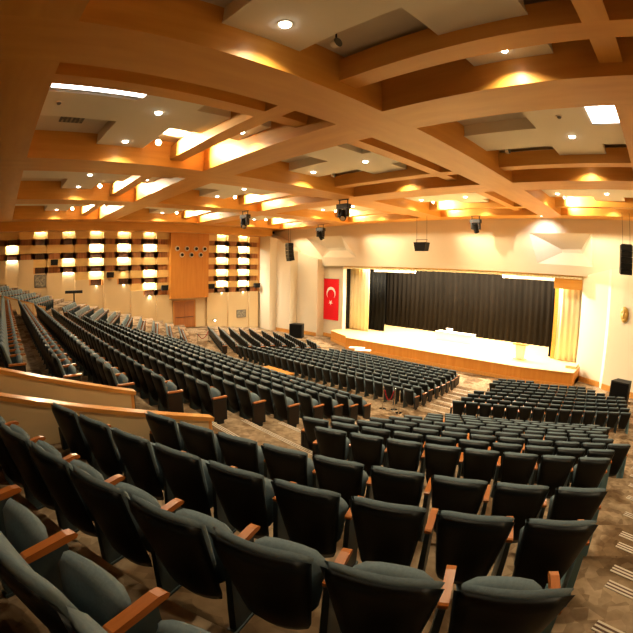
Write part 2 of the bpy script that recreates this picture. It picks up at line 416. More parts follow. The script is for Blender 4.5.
# side bays: each a flat face with a narrow return towards the stage and a top that climbs away from it
def bay(pts, ztop, name):
    b = MB(); z0 = -6.9
    n = len(pts)
    bot = [(x,y,z0) for x,y in pts]; top = [(x,y,z) for (x,y),z in zip(pts, ztop)]
    for i in range(n-1): b.add([bot[i],bot[i+1],top[i+1],top[i]], [(0,1,2,3)])
    for i in range(n-1): b.add([top[i],top[i+1],(pts[i+1][0],SY+.4,ztop[i+1]),(pts[i][0],SY+.4,ztop[i])], [(0,1,2,3)])
    return struct(b.build(name, M['white']))
# camera side
bay([(OR,29.75),(OR+.001,29.55),(-3.05,28.35)], [.31,.31,.84], 'wall_bay')
bay([(-3.05,28.35),(-2.82,27.95),(-.25,26.75),(1.6,26.1)], [.84,.88,1.15,2.2], 'wall_bay')
bay([(1.6,26.1),(1.8,25.7),(5.8,24.6)], [2.2,2.4,3.6], 'wall_bay')
# far side
bay([(-30.35,28.85),(-30.15,29.62),(-27.7,29.62),(-27.25,29.3),(-27.249,29.75)], [.95,.93,.42,.35,.31], 'wall_bay')
bay([(-33.55,28.05),(-33.35,28.85),(-30.35,28.85)], [1.95,1.75,.95], 'wall_bay')
bay([(-36.1,27.3),(-35.85,28.05),(-33.55,28.05)], [3.3,3.15,1.95], 'wall_bay')
bay([(-38.05,27.25),(-36.1,27.3)], [3.9,3.3], 'wall_bay')

# far side wall: bands of lit wood boards between dark recesses, stepped cream panels below
yc = [-8,-6.4,-4.9,-3.3,-2.0,-.9,.18,1.41,2.85,4.14,5.58,6.84,8.2,9.62,10.97,12.33,13.61,15.02,16.36,20.6,21.75,23.16,24.42,25.84,27.05]
zr = [3.45,2.80,2.29,1.57,1.05,.36,-.16,-.86,-1.38,-2.02,-2.55]     # light band, recess, light band, recess ...
low = {0:3,1:3,2:3,3:3,4:3,5:4,6:4,7:5,8:6,9:6,10:6,11:7,12:8,13:7,14:8,15:9,16:10,17:10,19:10,20:10,21:10,22:10,23:10}   # band rows used in each column
low = {**low, 6:4, 7:4, 8:6, 9:6}
b = MB(); T = [M['wood_pale'], M['wood_black'], M['wood_red'], M['wood_post'], M['cream']]
b.add([(XL-.35,-8,-7),(XL-.35,28,-7),(XL-.35,28,UP),(XL-.35,-8,UP)], [(0,1,2,3)], 4)
wide = {7,9,11,13,15,17,19,21,23,1,3,5}             # columns of plain wood; the others carry the lamps
for j in range(len(yc)-1):
    if j == 18: continue
    y0, y1 = yc[j], yc[j+1]; n = low.get(j, 10); lampcol = j not in wide; dep = -.16 if lampcol else .06
    for r in range(n):
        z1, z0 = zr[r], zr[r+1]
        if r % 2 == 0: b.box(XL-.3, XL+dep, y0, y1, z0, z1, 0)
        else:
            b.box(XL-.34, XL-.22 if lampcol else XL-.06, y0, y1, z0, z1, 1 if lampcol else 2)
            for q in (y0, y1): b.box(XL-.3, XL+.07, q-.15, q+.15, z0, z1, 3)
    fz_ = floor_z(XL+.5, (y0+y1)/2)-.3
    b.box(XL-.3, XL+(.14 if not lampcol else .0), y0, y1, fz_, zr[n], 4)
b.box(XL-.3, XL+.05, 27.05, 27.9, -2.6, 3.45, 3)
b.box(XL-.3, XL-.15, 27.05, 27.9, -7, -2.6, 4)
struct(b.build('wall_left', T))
b = MB(); b.box(XL, XL+1.3, -8, 28, 3.42, HC+.1); struct(b.build('trim_1', M['wood_y']))
# wood block over the door, with its ring ports
b = MB(); b.box(XL-.3, XL+.45, 16.36, 20.6, -2.95, 3.42, 0); struct(b.build('trim_2', M['wood_z']))
b = MB(); b.box(XL-.3, XL-.1, 16.36, 16.8, -6, -2.95); b.box(XL-.3, XL-.1, 19.4, 20.6, -6, -2.95); b.box(XL-.3,XL-.1,16.8,19.4,-3.2,-2.95)
struct(b.build('trim_3', M['cream']))
M['doorwood'] = mat('red brown door veneer', (.34,.115,.024), .4, .4, var=(.42,.15,.034), scale=(6,6,.5))
d = MB(); d.box(XL-.22, XL-.1, 16.95, 18.08, -5.9, -3.28); d.box(XL-.22, XL-.1, 18.10, 19.22, -5.9, -3.28)
dr = struct(d.build('door_1', M['doorwood']))
f = MB(); f.box(XL-.2,XL-.03,16.84,16.95,-5.9,-3.2); f.box(XL-.2,XL-.03,19.22,19.33,-5.9,-3.2); f.box(XL-.2,XL-.03,16.84,19.33,-3.28,-3.18); f.build('door_frame', M['wood_post'], dr)
h = MB(); h.cyl((XL-.05,17.1,-4.85),(XL-.05,19.1,-4.85),.025); h.build('push_bar', M['metal'], dr)
for j, (y, z) in enumerate([(17.06,1.9),(18.11,1.9),(19.13,1.9),(20.1,1.9),(17.57,1.29),(18.62,1.29),(19.66,1.3)]):
    t = thing('round_wall_speaker', (XL+.45, y, z), f'round black port in ivory ring, {od(j+1 if j<4 else j-3)} along the {"upper" if j<4 else "lower"} line over the door', 'wall speaker', 'round ports over the door')
    MB().cyl((0,0,0),(.10,0,0),.26,.24,20).build('ring', M['box_white'], t); MB().cyl((.05,0,0),(.16,0,0),.16,.15,20).build('cone', M['black'], t)

# ------------------------------------------------------------------ ceiling: main beams, cross beams, boards
YB = [(-1.0,.64),(8.3,9.9),(17.9,19.6),(27.75,SY)]
XB = [(1.4,3.05),(-8.07,-6.41),(-17.6,-15.9),(-27.1,-25.35),(-36.7,-35.05)]
for i, (a, c) in enumerate(XB):
    b = MB(); b.box(a, c, -8, SY, HC, UP); struct(b.build('ceiling_beam', M['wood_y']))
for i, (a, c) in enumerate(YB):
    xs = [XR] + [v for p in XB for v in (p[1], p[0])] + [XL]
    for x1, x0 in zip(xs[0::2], xs[1::2]):
        b = MB(); b.box(x0, x1, a, c, HC, UP); struct(b.build('ceiling_beam', M['wood_x']))
bays_x = [(3.05,5.8),(-6.41,1.4),(-15.9,-8.07),(-25.35,-17.6),(-35.05,-27.1)]
bays_y = [(-8,-1.0),(.64,8.3),(9.9,17.9),(19.6,27.75)]
HS = 4.5; HP = 4.86
lamps = []; floods = []
FLOOD_ON = {(2,1),(3,1),(4,1),(3,2),(4,2),(1,3),(2,3),(3,3),(4,3)}
coffer_name = {1:'nearest the camera wall'}
BX = {1:'second', 2:'third', 3:'fourth', 4:'fifth'}; BY = {0:'first', 1:'second', 2:'third', 3:'fourth'}
for bi, (x0, x1) in enumerate(bays_x):
    for bj, (y0, y1) in enumerate(bays_y):
        sy0, sy1 = y1-1.62, y1-1.02                 # cross beam along x
        sx0, sx1 = (x1-2.05, x1-1.5) if bi == 1 else (x1-1.78, x1-1.23)
        if bi == 0: sx0, sx1 = x1, x1
        b = MB(); b.box(x0, x1, sy0, sy1, HS, HS+.62); struct(b.build('ceiling_cross_beam', M['wood_x']))
        if bi > 0:
            for a, c in ((y0, sy0), (sy1, y1)):
                b = MB(); b.box(sx0, sx1, a, c, HS, HS+.62); struct(b.build('ceiling_cross_beam', M['wood_y']))
        if bj == 0: continue
        # cross-shaped white board
        xa = x0+2.75; xb = xa+2.0; ya = sy0-3.25; yb = ya+2.0; xe = sx0
        pl = [(x0,ya),(xa,ya),(xa,y0+.02),(xb,y0+.02),(xb,ya),(xe,ya),(xe,yb),(xb,yb),(xb,sy0),(xa,sy0),(xa,yb),(x0,yb)]
        b2 = MB(); b2.box(xa, xb, sy1, y1, HP, UP); struct(b2.build('ceiling_board', M['panel']))
        b = MB(); b.poly(pl, HP, HP+.07); b.poly([(p[0]+(-.02 if p[0]>x0+1 else .02),p[1]) for p in pl], HP+.07, UP); struct(b.build('ceiling_board', M['panel']))
        yl = (ya+yb)/2
        for s, xq in enumerate((x0+.72, xe-1.97)):
            if (bi == 0 and s) or (bi, bj, s) == (1, 2, 0): continue
            lamps.append((xq, yl, bi, bj, s))
        if bi in (1,2,3,4) and bj in (1,2,3): floods.append((x0+.78, yb+.35, bi, bj))
side_word = ('wall-aisle', 'far-wall')
def ctxt(bi, bj): return f'{od(5-bi)} bay from the slatted wall, {od(4-bj)} from the stage'
lamp_proto = None
def spot(name, loc, e, col, ang, blend, size, aim=None):
    l = bpy.data.lights.new(name, 'SPOT'); l.energy = e; l.color = col; l.spot_size = math.radians(ang); l.spot_blend = blend; l.shadow_soft_size = size
    o = bpy.data.objects.new(name, l); C.objects.link(o); o.location = loc
    d = mathutils.Vector(aim or (loc[0],loc[1],loc[2]-1))-mathutils.Vector(loc); o.rotation_euler = d.to_track_quat('-Z','Y').to_euler(); return o
WARM = (1.0,.79,.48)
for x, y, bi, bj, s in lamps:
    lab = f'round downlight, {"farther" if s==0 else "nearer"} of two, {ctxt(bi,bj)}'
    if bi == 0 or (bi, bj) == (1, 2): lab = f'single round downlight in its board, {ctxt(bi,bj)}'
    if lamp_proto is None:
        lamp_proto = t = thing('downlight', (x,y,HP), lab, 'ceiling light', 'round downlights in the ceiling boards')
        MB().cyl((0,0,-.02),(0,0,.01),.15,.15,20).build('rim', M['box_white'], t); MB().cyl((0,0,-.06),(0,0,-.02),.10,.12,16).build('lamp', M['bulb'], t)
    else: dup(lamp_proto, (x,y,HP), 0, lab)
    spot('downlight_beam', (x,y,HP-.1), {1:620, 2:1150, 3:720}[bj], WARM, 138, 1.0, .1)
fp = None
for x, y, bi, bj in floods:
    on = (bi,bj) in FLOOD_ON
    lab = f'{"glaring" if on else "unlit"} small floodlamp, {ctxt(bi,bj)}'
    t = thing('ceiling_floodlamp', (x,y,HP+.05), lab, 'ceiling light', 'floodlamps in the ceiling bays')
    m = MB(); m.cyl((0,0,0),(0,0,UP-HP-.04),.02,n=8); m.build('stem', M['metal'], t)
    m = MB(); m.cyl((-.10,0,-.02),(.05,0,.0),.08,.13,14); m.build('housing', M['box_white'], t)
    MB().cyl((.05,0,0),(.075,0,0),.12,.11,14).build('lens', M['flood'] if on else M['grey'], t)
    if on:
        spot('flood_beam', (x+.10,y,HP+.05), 1500, (1,.80,.50), 150, .8, .06, (x+1.4,y+1,HP+.02))
        y1 = bays_y[bj][1]; xs = bays_x[bi][0]+.55
        t = thing('ceiling_floodlamp', (xs,y1-.98,HP+.12), f'glaring floodlamp behind the cross beam, {ctxt(bi,bj)}', 'ceiling light', 'floodlamps in the ceiling slots')
        m = MB(); m.cyl((0,0,0),(0,0,UP-HP-.11),.02,n=8); m.build('stem', M['metal'], t)
        m = MB(); m.cyl((-.10,-.0,-.02),(.05,.0,0),.06,.10,14); m.build('housing', M['box_white'], t); MB().cyl((.05,0,0),(.07,0,0),.09,.08,14).build('lens', M['flood'], t)
        spot('slot_flood_beam', (xs+.12,y1-.9,HP+.12), 700, (1,.80,.50), 150, .8, .06, (xs+1.6,y1,HP))
# lamps out of sight in the slots beside the main beams: they throw the scallops of light on the wood
for bi in (1,2,3,4):
    for bj in (1,2,3):
        (x0,x1),(y0,y1) = bays_x[bi], bays_y[bj]
        t = thing('slot_downlight', (x0+3.75, y1-.5, HP+.01), f'small downlight behind the cross beam, {ctxt(bi,bj)}', 'ceiling light', 'lamps in the ceiling slots')
        MB().cyl((0,0,-.04),(0,0,0),.10,.10,14).build('can', M['box_white'], t); MB().cyl((0,0,-.08),(0,0,-.04),.06,.08,12).build('lamp', M['bulb'], t)
        spot('slot_beam', (x0+3.75,y1-.5,HP-.15), 420 if bj < 3 else 200, WARM, 140, 1.0, .05)
# flat fittings
t = thing('ceiling_tube_light', (-10.72,2.15,HP-.005), 'long glowing tube light strip on the white ceiling board', 'ceiling light')
m = MB(); m.box(-.16,.16,-1.4,1.4,0,.03); m.build('tray', M['box_white'], t); m = MB(); m.box(-.12,.12,-1.38,1.38,-.02,0); m.build('diffuser', M['tube'], t)
m = MB(); m.box(-.16,.16,-1.4,1.4,.03,UP-HP); m.build('hanger_box', M['panel'], t)
t = thing('ceiling_square_light', (-1.17,12.15,HP-.005), 'square glowing light panel on the ceiling', 'ceiling light')
m = MB(); m.box(-.48,.48,-.72,.72,0,UP-HP+.005); m.build('tray', M['box_white'], t); m = MB(); m.box(-.46,.46,-.69,.69,-.02,0); m.build('diffuser', M['tube'], t)
t = thing('air_vent', (-14.2,2.05,UP), 'grey air vent in the ceiling between the boards', 'air vent')
m = MB(); m.box(-.55,.55,-.45,.45,-.04,0); m.build('grille', M['grey'], t)
for j in range(5): MB().box(-.5,.5,-.37+.16*j,-.30+.16*j,-.06,-.04).build('slat', M['picture'], t)
for n, (x, y) in enumerate([(-11.93,1.2),(-2.6,12.1)]):
    t = thing('smoke_detector', (x,y,HP if n==0 else HP), ['small smoke detector on the board by the long tube light','small smoke detector near the square light panel'][n], 'smoke detector', 'smoke detectors')
    MB().cyl((0,0,-.03),(0,0,0),.11,.12,14).build('base', M['box_white'], t); MB().cyl((0,0,-.08),(0,0,-.03),.05,.08,14).build('sensor', M['grey'], t)

def area(name, loc, sx, sy, e, col, aim):
    l = bpy.data.lights.new(name, 'AREA'); l.shape = 'RECTANGLE'; l.size = sx; l.size_y = sy; l.energy = e; l.color = col
    o = bpy.data.objects.new(name, l); C.objects.link(o); o.location = loc
    d = mathutils.Vector(aim)-mathutils.Vector(loc); o.rotation_euler = d.to_track_quat('-Z','Y').to_euler(); return o
# lamps in the recesses of the far wall, one above every bright cell
cellc = {j: (yc[j]+yc[j+1])/2 for j in range(len(yc)-1)}
lit = [(8,0,1),(10,0,.8),(12,0,1.2),(14,0,1.2),(16,0,1.2),(20,0,1.3),(22,0,1.3),
       (6,2,1),(12,2,1.3),(14,2,1.1),(16,2,1.3),(20,2,1.3),(22,2,1.3),
       (6,4,.6),(10,4,.5),(12,4,.8),(14,4,.7),(20,4,.8),(22,4,1.1),
       (12,6,.6),(14,6,.25),(16,6,.9),(20,6,.8),(22,6,1),
       (10,6,.5),(16,8,1.1),(20,8,1.2),(22,8,1.2),(12,8,.35),(14,8,.35),(16,10,1.2),(20,10,.3),(22,10,.3)]
RW = {0:'top', 2:'second', 4:'third', 6:'fourth', 8:'fifth', 10:'lowest'}
wp = None; cols = sorted({c for c,_,_ in lit}, reverse=True)
for c, r, e in lit:
    z = zr[r]+.06; y = cellc[c]
    lab = f'wall lamp over the {RW[r]} wood band, {od(cols.index(c)+1)} lamp column from the stage end'
    if wp is None:
        wp = t = thing('wall_lamp', (XL-.06,y,z), lab, 'wall light', 'lamps along the slatted wall')
        MB().box(-.18,.10,-.42,.42,0,.05).build('housing', M['wood_black'], t); MB().box(-.08,.06,-.40,.40,-.012,0).build('lamp', M['grey'], t)
    else: dup(wp, (XL-.06,y,z), 0, lab)
    if e > .45 and r < 10: area('wall_lamp_light', (XL+.03,y,z-.03), .95, .10, 78*e, (1,.89,.68), (XL-.10,y,z-.60))
    else: spot('wall_lamp_beam', (XL+.02,y,z-.03), 110*e, (1,.88,.66), 100, .6, .04, (XL-.08,y,z-.75))

# ------------------------------------------------------------------ stage
ST = -5.74; AF = 26.13
apron = [(-24.2,AF+.5),(-23.85,AF),(-8.36,AF),(-4.75,26.75),(-4.75,29.2),(OR-.04,29.25),(OR-.04,36.5),(OL+.04,36.5),(OL+.04,29.2),(-27.5,29.2),(-27.5,28.05)]
t = thing('stage', (XM,AF,ST-1.02), 'wood-fronted stage with pale boarded floor under bright light', 'stage')
def sub(pts): return [(x-XM,y-AF) for x,y in pts]
m = MB(); m.poly(sub(apron), -.1, .98, 0); m.build('front_panel', M['wood_z'], t)
m = MB(); m.poly(sub([(x, y-.06 if y<29 else y) for x,y in apron]), .98, 1.02); m.build('stage_floor', M['stage'], t)
m = MB()
for a, c in (((-27.5,28.05),(-24.2,26.6)),((-23.85,AF),(-8.36,AF)),((-8.36,AF),(-4.75,26.75))):
    a, c = np.array(a), np.array(c); u = (c-a)/np.linalg.norm(c-a); n = np.array([u[1],-u[0]]); q = (a+c)/2+n*.02
    m.obox((q[0]-XM,q[1]-AF,.14), (*u,0), (*n,0), (0,0,1), np.linalg.norm(c-a)/2, .02, .12)
m.build('skirting', M['cap'], t)
m = MB(); m.box(-5.6-XM,-4.85-XM,27.9-AF,29.15-AF,1.02,1.2); m.build('side_step', M['stage'], t)
# stage house
b = MB(); b.add([(OL,37,-7),(OR,37,-7),(OR,37,4),(OL,37,4)], [(0,1,2,3)]); b.add([(OL-.02,29.8,-7),(OL-.02,37,-7),(OL-.02,37,OT),(OL-.02,29.8,OT)], [(0,1,2,3)])
b.add([(OR+.02,29.8,-7),(OR+.02,37,-7),(OR+.02,37,OT),(OR+.02,29.8,OT)], [(0,1,2,3)]); b.add([(OL,30.75,4),(OR,30.75,4),(OR,37,4),(OL,37,4)], [(0,1,2,3)])
b.add([(OL,30.75,OT+.35),(OR,30.75,OT+.35),(OR,30.75,4),(OL,30.75,4)], [(0,1,2,3)]); b.add([(OL,29.75,OT),(OR,29.75,OT),(OR,30.75,OT+.35),(OL,30.75,OT+.35)], [(0,1,2,3)])
struct(b.build('wall_stage', M['black']))
def curtain(name, x0, x1, y, z0, z1, amp, wl, m, lab, cat, th=.02, grp=None):
    n = max(8, int((x1-x0)/wl*8)); b = MB()
    ph = [random.uniform(-.6,.6) for _ in range(n+1)]
    prof = [(x0+(x1-x0)*i/n, amp*math.sin(2*math.pi*i/8+ph[i]*.5)) for i in range(n+1)]
    xc = (x0+x1)/2; vs = []
    for z in (0, z1-z0):
        for s in (-1,1): vs += [(x-xc, yy+s*th, z) for x, yy in prof]
    N = n+1; fs = []
    for i in range(n):
        fs += [(i,i+1,2*N+i+1,2*N+i), (N+i+1,N+i,3*N+i,3*N+i+1), (2*N+i,2*N+i+1,3*N+i+1,3*N+i), (i+1,i,N+i,N+i+1)]
    fs += [(0,2*N,3*N,N), (n,N+n,3*N+n,2*N+n)]
    b.add(vs, fs); o = b.build(name, m, None, True); o.location = (xc,y,z0); tag(o, lab, cat, grp); return o
curtain('backdrop_curtain', -26.6, -6.9, 35.4, ST+.01, 2.6, .10, .55, M['drape'], 'wide dark pleated curtain across the back of the stage', 'curtain')
curtain('leg_curtain', -26.3, -23.85, 31.55, ST+.01, 2.6, .09, .5, M['drape_black'], 'black side curtain behind the gold curtain next to the flag', 'curtain', grp='black stage side curtains')
curtain('leg_curtain', -7.75, -7.25, 31.0, ST+.01, 2.6, .06, .4, M['drape_black'], 'narrow black side curtain beside the wood frame strip near the white bay', 'curtain', grp='black stage side curtains')
curtain('gold_curtain', -27.15, -24.75, 30.2, ST+.01, .26, .09, .42, M['gold'], 'gold pleated curtain at the flag end of the stage opening', 'curtain', grp='gold stage curtains')
curtain('gold_curtain', -7.05, -5.22, 30.2, ST+.01, .26, .08, .42, M['gold'], 'gold pleated curtain at the mask end of the stage opening', 'curtain', grp='gold stage curtains')
t = thing('valance', (XM,29.55,OT), 'thin gilded valance with small beads along the top of the stage opening', 'valance')
m = MB(); m.box(OL-XM,OR-XM,-.1,.1,-.24,0); m.build('band', M['goldtrim'], t)
m = MB(); m.grid(lambda u,v: (OL-XM+(OR-OL)*u, -.12-.05*abs(math.sin(math.pi*u*80))*math.sin(math.pi*v), -.24+.16*v), 641, 5)
m.build('beading', M['gold'], t)
m = MB(); m.box(-7.3-XM,OR-XM,-.05,.1,-.95,-.24); m.build('end_board', M['wood_x'], t)
o = MB().box(-.14,.14,-.1,.1,0,-ST+.05).build('frame_strip', M['goldtrim']); o.location = (-7.3,30.6,ST); tag(o, 'upright gilded frame strip between the gold curtain and the dark stage', 'frame')
for n, (x0, x1) in enumerate([(-24.4,-19.9),(-11.75,-7.5)]):
    t = thing('stage_batten', ((x0+x1)/2,30.45,-.06), ['ivory batten box hanging under the valance beside the flag-end gold curtain','ivory batten box hanging under the valance at the mask end'][n], 'stage batten', 'ivory stage battens')
    h = (x1-x0)/2; m = MB(); m.box(-h,h,-.08,.08,-.1,.1); m.build('housing', M['box_white'], t)
    for q in (-h*.8,h*.8): MB().cyl((q,0,.1),(q,0,.42),.012,n=6).build('hanging_wire', M['metal'], t)
# things on the stage
t = thing('cloth_table', (-16.3,31.6,ST), 'long white-clothed table standing on the stage', 'table')
m = MB(); m.box(-1.75,1.75,-.4,.4,0,.74); m.build('tablecloth', M['cloth'], t); m = MB(); m.box(-1.78,1.78,-.43,.43,.74,.77); m.build('tabletop', M['cloth'], t)
t = thing('table_sign', (-16.9,31.6,ST+.77), 'small white block standing on the clothed stage table', 'sign')
m = MB(); m.box(-.28,.28,-.08,.08,0,.25); m.build('block', M['cloth'], t); m = MB(); m.box(-.32,.32,-.1,.1,.25,.28); m.build('top', M['cloth'], t)
t = thing('lectern', (-9.25,28.45,ST), 'pale wooden lectern on the stage near the mask end', 'lectern')
m = MB(); m.box(-.42,.42,-.3,.3,0,.05); m.build('base', M['wood_pale'], t)
m = MB(); m.prism([(-.26,-.2,.05),(.26,-.2,.05),(.26,.2,.05),(-.26,.2,.05)],[(-.34,-.24,1.0),(.34,-.24,1.0),(.34,.24,1.0),(-.34,.24,1.0)]); m.build('body', M['cloth'], t)
m = MB(); m.prism([(-.5,-.34,1.04),(.5,-.34,1.04),(.5,.34,1.0),(-.5,.34,1.0)],[(-.5,-.34,1.16),(.5,-.34,1.16),(.5,.34,1.06),(-.5,.34,1.06)]); m.build('desk_top', M['wood_pale'], t)

# flag with crescent and star on the far side bay
t = thing('flag', (-29.1,29.58,-3.0), 'upright red flag with white crescent and star hung on the bay beside the stage', 'flag')
FW, FH = 1.02, 2.02
m = MB()
m.grid(lambda u,v: ((2*u-1)*FW, -.015-.01*math.sin(6*u), (2*v-1)*FH), 9, 5); m.grid(lambda u,v: ((2*u-1)*FW, .01, (2*v-1)*FH), 9, 5); m.build('cloth', M['flagred'], t, True)
m = MB(); cz = .62; R1, R2, dx = .62, .50, .20; pts = []
# crescent opening downward-right as it hangs: outer circle less a smaller one shifted down
n = 40; a0 = math.radians(-52); 
outer = [(R1*math.cos(a), cz+R1*math.sin(a)) for a in np.linspace(math.radians(-45), math.radians(225), n)]
inner = [(R2*math.cos(a), cz-.155+R2*math.sin(a)) for a in np.linspace(math.radians(-33), math.radians(213), n)]
vs = [(x,-.035,z) for x,z in outer]+[(x,-.035,z) for x,z in inner]
m.add(vs, [(i,i+1,n+i+1,n+i) for i in range(n-1)]); m.build('crescent', M['flagwhite'], t)
m = MB(); st = []
for i in range(10):
    r = .29 if i % 2 == 0 else .115; a = math.radians(-90+36*i); st.append((r*math.cos(a)-.02, -.035, -.30+r*math.sin(a)))
m.add(st+[(-.02,-.035,-.30)], [(i,(i+1)%10,10) for i in range(10)]); m.build('star', M['flagwhite'], t)
m = MB(); m.cyl((-FW-.03,0,FH),(FW+.03,0,FH),.02,n=8); m.build('rod', M['metal'], t)

# mask
t = thing('theatre_mask', (-1.72,27.38,-1.85), 'gilded face mask hung on the white bay near the big black loudspeaker', 'mask', rz=math.radians(-26))
m = MB()
def face(u, v):
    a = (2*u-1)*1.35; b_ = (2*v-1); w = .30*(1-.32*max(0,-b_)**1.5)*math.sqrt(max(0,1-abs(b_)**2.6))
    x = w*math.sin(a)/math.sin(1.35); y = -.16*math.cos(a)*math.sqrt(max(0,1-b_**4))
    y -= .07*math.exp(-(x/.05)**2-((b_+.05)/.22)**2)
    for sx in (-.11,.11): y += .07*math.exp(-((x-sx)/.055)**2-((b_-.22)/.10)**2)
    y += .06*math.exp(-(x/.10)**2-((b_+.48)/.09)**2)
    return (x, y, .5*b_)
m.grid(face, 21, 25); m.build('face', M['mask'], t, True)
m = MB(); m.grid(lambda u,v: ((2*u-1)*.30*math.sqrt(max(0,1-abs(2*v-1)**2.6)), .03, .5*(2*v-1)), 5, 9); m.build('back_plate', M['mask'], t)

# ------------------------------------------------------------------ loudspeakers and moving lamps
def box_speaker(name, loc, rz, w, d, h, lab, grp):
    t = thing(name, loc, lab, 'loudspeaker', grp, rz)
    m = MB(); m.prism([(-w/2,-d/2,0),(w/2,-d/2,0),(w*.38,d/2,0),(-w*.38,d/2,0)],[(-w/2,-d/2,h),(w/2,-d/2,h),(w*.38,d/2,h),(-w*.38,d/2,h)]); m.build('cabinet', M['black'], t)
    m = MB(); m.box(-w*.44,w*.44,-d/2-.03,-d/2,h*.06,h*.94); m.build('grille', M['grey'] if False else M['drape_black'], t)
    return t
t = box_speaker('floor_speaker', (-1.2,25.3,-6.76), math.radians(-15), 1.28,.9,1.3, 'big black loudspeaker cabinet standing on the floor before the white bay', None)
t = box_speaker('floor_speaker', (-31.0,26.9,-6.76), math.radians(25), 1.35,.9,1.35, 'big black loudspeaker cabinet standing on the floor beside the flag bay', None)
def line_array(loc, rz, n, lab, zt, tilt):
    t = thing('line_array_speaker', loc, lab, 'loudspeaker', 'hanging line loudspeakers', rz); y, z, a = 0, 0, 0
    for i in range(n):
        a = tilt*i; h = .34; uz = (0, math.sin(a), math.cos(a)); uy = (0, math.cos(a), -math.sin(a))
        c = (0, y-uz[1]*h/2, z-uz[2]*h/2); m = MB(); m.obox(c, (1,0,0), uy, uz, .40, .26, h/2-.004); m.build('cabinet', M['black'], t); y -= uz[1]*h; z -= uz[2]*h
    m = MB(); m.box(-.33,.33,-.25,.25,0,.05); m.build('fly_frame', M['metal'], t)
    for x in (-.25,.25): MB().cyl((x,0,.05),(x,0,zt-loc[2]),.012,n=6).build('hanging_wire', M['metal'], t)
    return t
line_array((-1.68,26.2,2.28), math.radians(15), 5, 'black line loudspeaker hanging before the white bay over the mask', HC, -.05)
line_array((-31.7,26.3,2.42), math.radians(-15), 5, 'black line loudspeaker hanging before the far bays beside the flag', HC, -.05)
t = thing('hanging_speaker', (-17.05,26.9,1.52), 'squat black loudspeaker hung on two wires over the middle of the stage', 'loudspeaker')
m = MB(); m.prism([(-.42,-.3,0),(.42,-.3,0),(.42,.3,.05),(-.42,.3,.05)],[(-.55,-.32,.68),(.55,-.32,.68),(.55,.3,.68),(-.55,.3,.68)]); m.build('cabinet', M['black'], t)
m = MB(); m.box(-.5,.5,-.04,.04,.86,.90); [m.cyl((x,0,.66),(x,0,.9),.02,n=6) for x in (-.45,.45)]; m.build('bracket', M['metal'], t)
for x in (-.45,.45): MB().cyl((x,0,.9),(x,0,HC-1.52),.012,n=6).build('hanging_wire', M['metal'], t)
def moving_head(x, y, s, lab, aim):
    t = thing('hanging_moving_light', (x,y,HC), lab, 'stage light', 'moving head stage lights under the beams'); 
    m = MB(); m.box(-.32*s,.32*s,-.14*s,.14*s,-.42*s,-.22*s); m.build('base_box', M['metal'], t)
    m = MB(); [m.cyl((q*s,0,-.22*s),(q*s,0,0),.025*s,n=6) for q in (-.24,.24)]; m.box(-.30*s,.30*s,-.03,.03,-.05,0); m.build('clamp', M['metal'], t)
    for q in (-.24,.24): MB().box(q*s-.04*s,q*s+.04*s,-.10*s,.10*s,-.80*s,-.42*s).build('yoke_arm', M['metal'], t)
    d = np.array(aim); d = d/np.linalg.norm(d); c = np.array((0,0,-.72*s))
    m = MB(); m.cyl(c-d*.26*s, c+d*.28*s, .17*s, .15*s, 14); m.build('head', M['black'], t)
    m = MB(); m.cyl(c+d*.28*s, c+d*.31*s, .12*s, .11*s, 14); m.build('lens', M['chrome'], t); return t
moving_head(-17.0,18.2,1.35,'black moving stage light under the third main beam, above the stage middle',(.4,-.6,-.5))
moving_head(-25.6,17.0,1.35,'black moving stage light hanging nearest the wood block wall',(.5,-.6,-.6))
moving_head(-28.6,27.5,1.45,'black moving stage light just before the faceted recess by the flag',(.2,.5,-.9))
moving_head(-12.85,27.6,1.25,'black moving stage light before the stage wall, towards the mask end',(.1,.35,-.9))
t = thing('added_downlight', (-7.9,27.95,HC), 'added cool white lamp under the last beam, over the faceted recess near the mask', 'ceiling light')  # fixture and beam added to brighten the recess and wall; none seen here
MB().cyl((0,0,-.03),(0,0,.01),.09,.09,14).build('rim', M['box_white'], t); MB().cyl((0,0,-.05),(0,0,-.03),.05,.07,12).build('lamp', M['tube'], t)
spot('added_downlight_beam', (-7.9,27.95,HC-.1), 330, (1,.97,.92), 120, 1.0, .06, (-8.0,29.3,2.2))
for n, (y, z) in enumerate([(4.8,.75),(10.2,-.5),(15.75,-1.85),(20.95,-1.86),(26.7,-1.9)]):
    t = thing('wall_speaker', (XL+.2,y,z), f'small black loudspeaker on the slatted wall, {od(n+1)} in line counted towards the stage', 'loudspeaker', 'small loudspeakers on the slatted wall', rz=math.radians(90))
    m = MB(); m.prism([(-.32,-.30,-.25),(.32,-.30,-.25),(.26,.12,-.2),(-.26,.12,-.2)],[(-.36,-.34,.25),(.36,-.34,.25),(.26,.12,.2),(-.26,.12,.2)]); m.build('cabinet', M['black'], t)
    m = MB(); m.box(-.05,.05,.1,.2,-.08,.08); m.build('bracket', M['metal'], t)
for n, (y0,y1,z0,z1,x) in enumerate([(2.95,4.05,-1.35,-.25,XL+.02),(24.2,25.4,-5.3,-4.48,XL+.15)]):
    t = thing('wall_picture', (x,(y0+y1)/2,(z0+z1)/2), ['grey framed picture on the far wall below the bands, above the rear seats','small dark framed picture on the cream wall near the slatted end post'][n], 'picture', 'pictures on the far wall')
    w, h = (y1-y0)/2, (z1-z0)/2
    m = MB(); m.box(0,.04,-w,w,-h,-h+.06); m.box(0,.04,-w,w,h-.06,h); m.box(0,.04,-w,-w+.06,-h,h); m.box(0,.04,w-.06,w,-h,h); m.build('frame', M['grey'], t)
    m = MB(); m.box(0,.02,-w+.05,w-.05,-h+.05,h-.05); m.build('print', M['picture'], t)

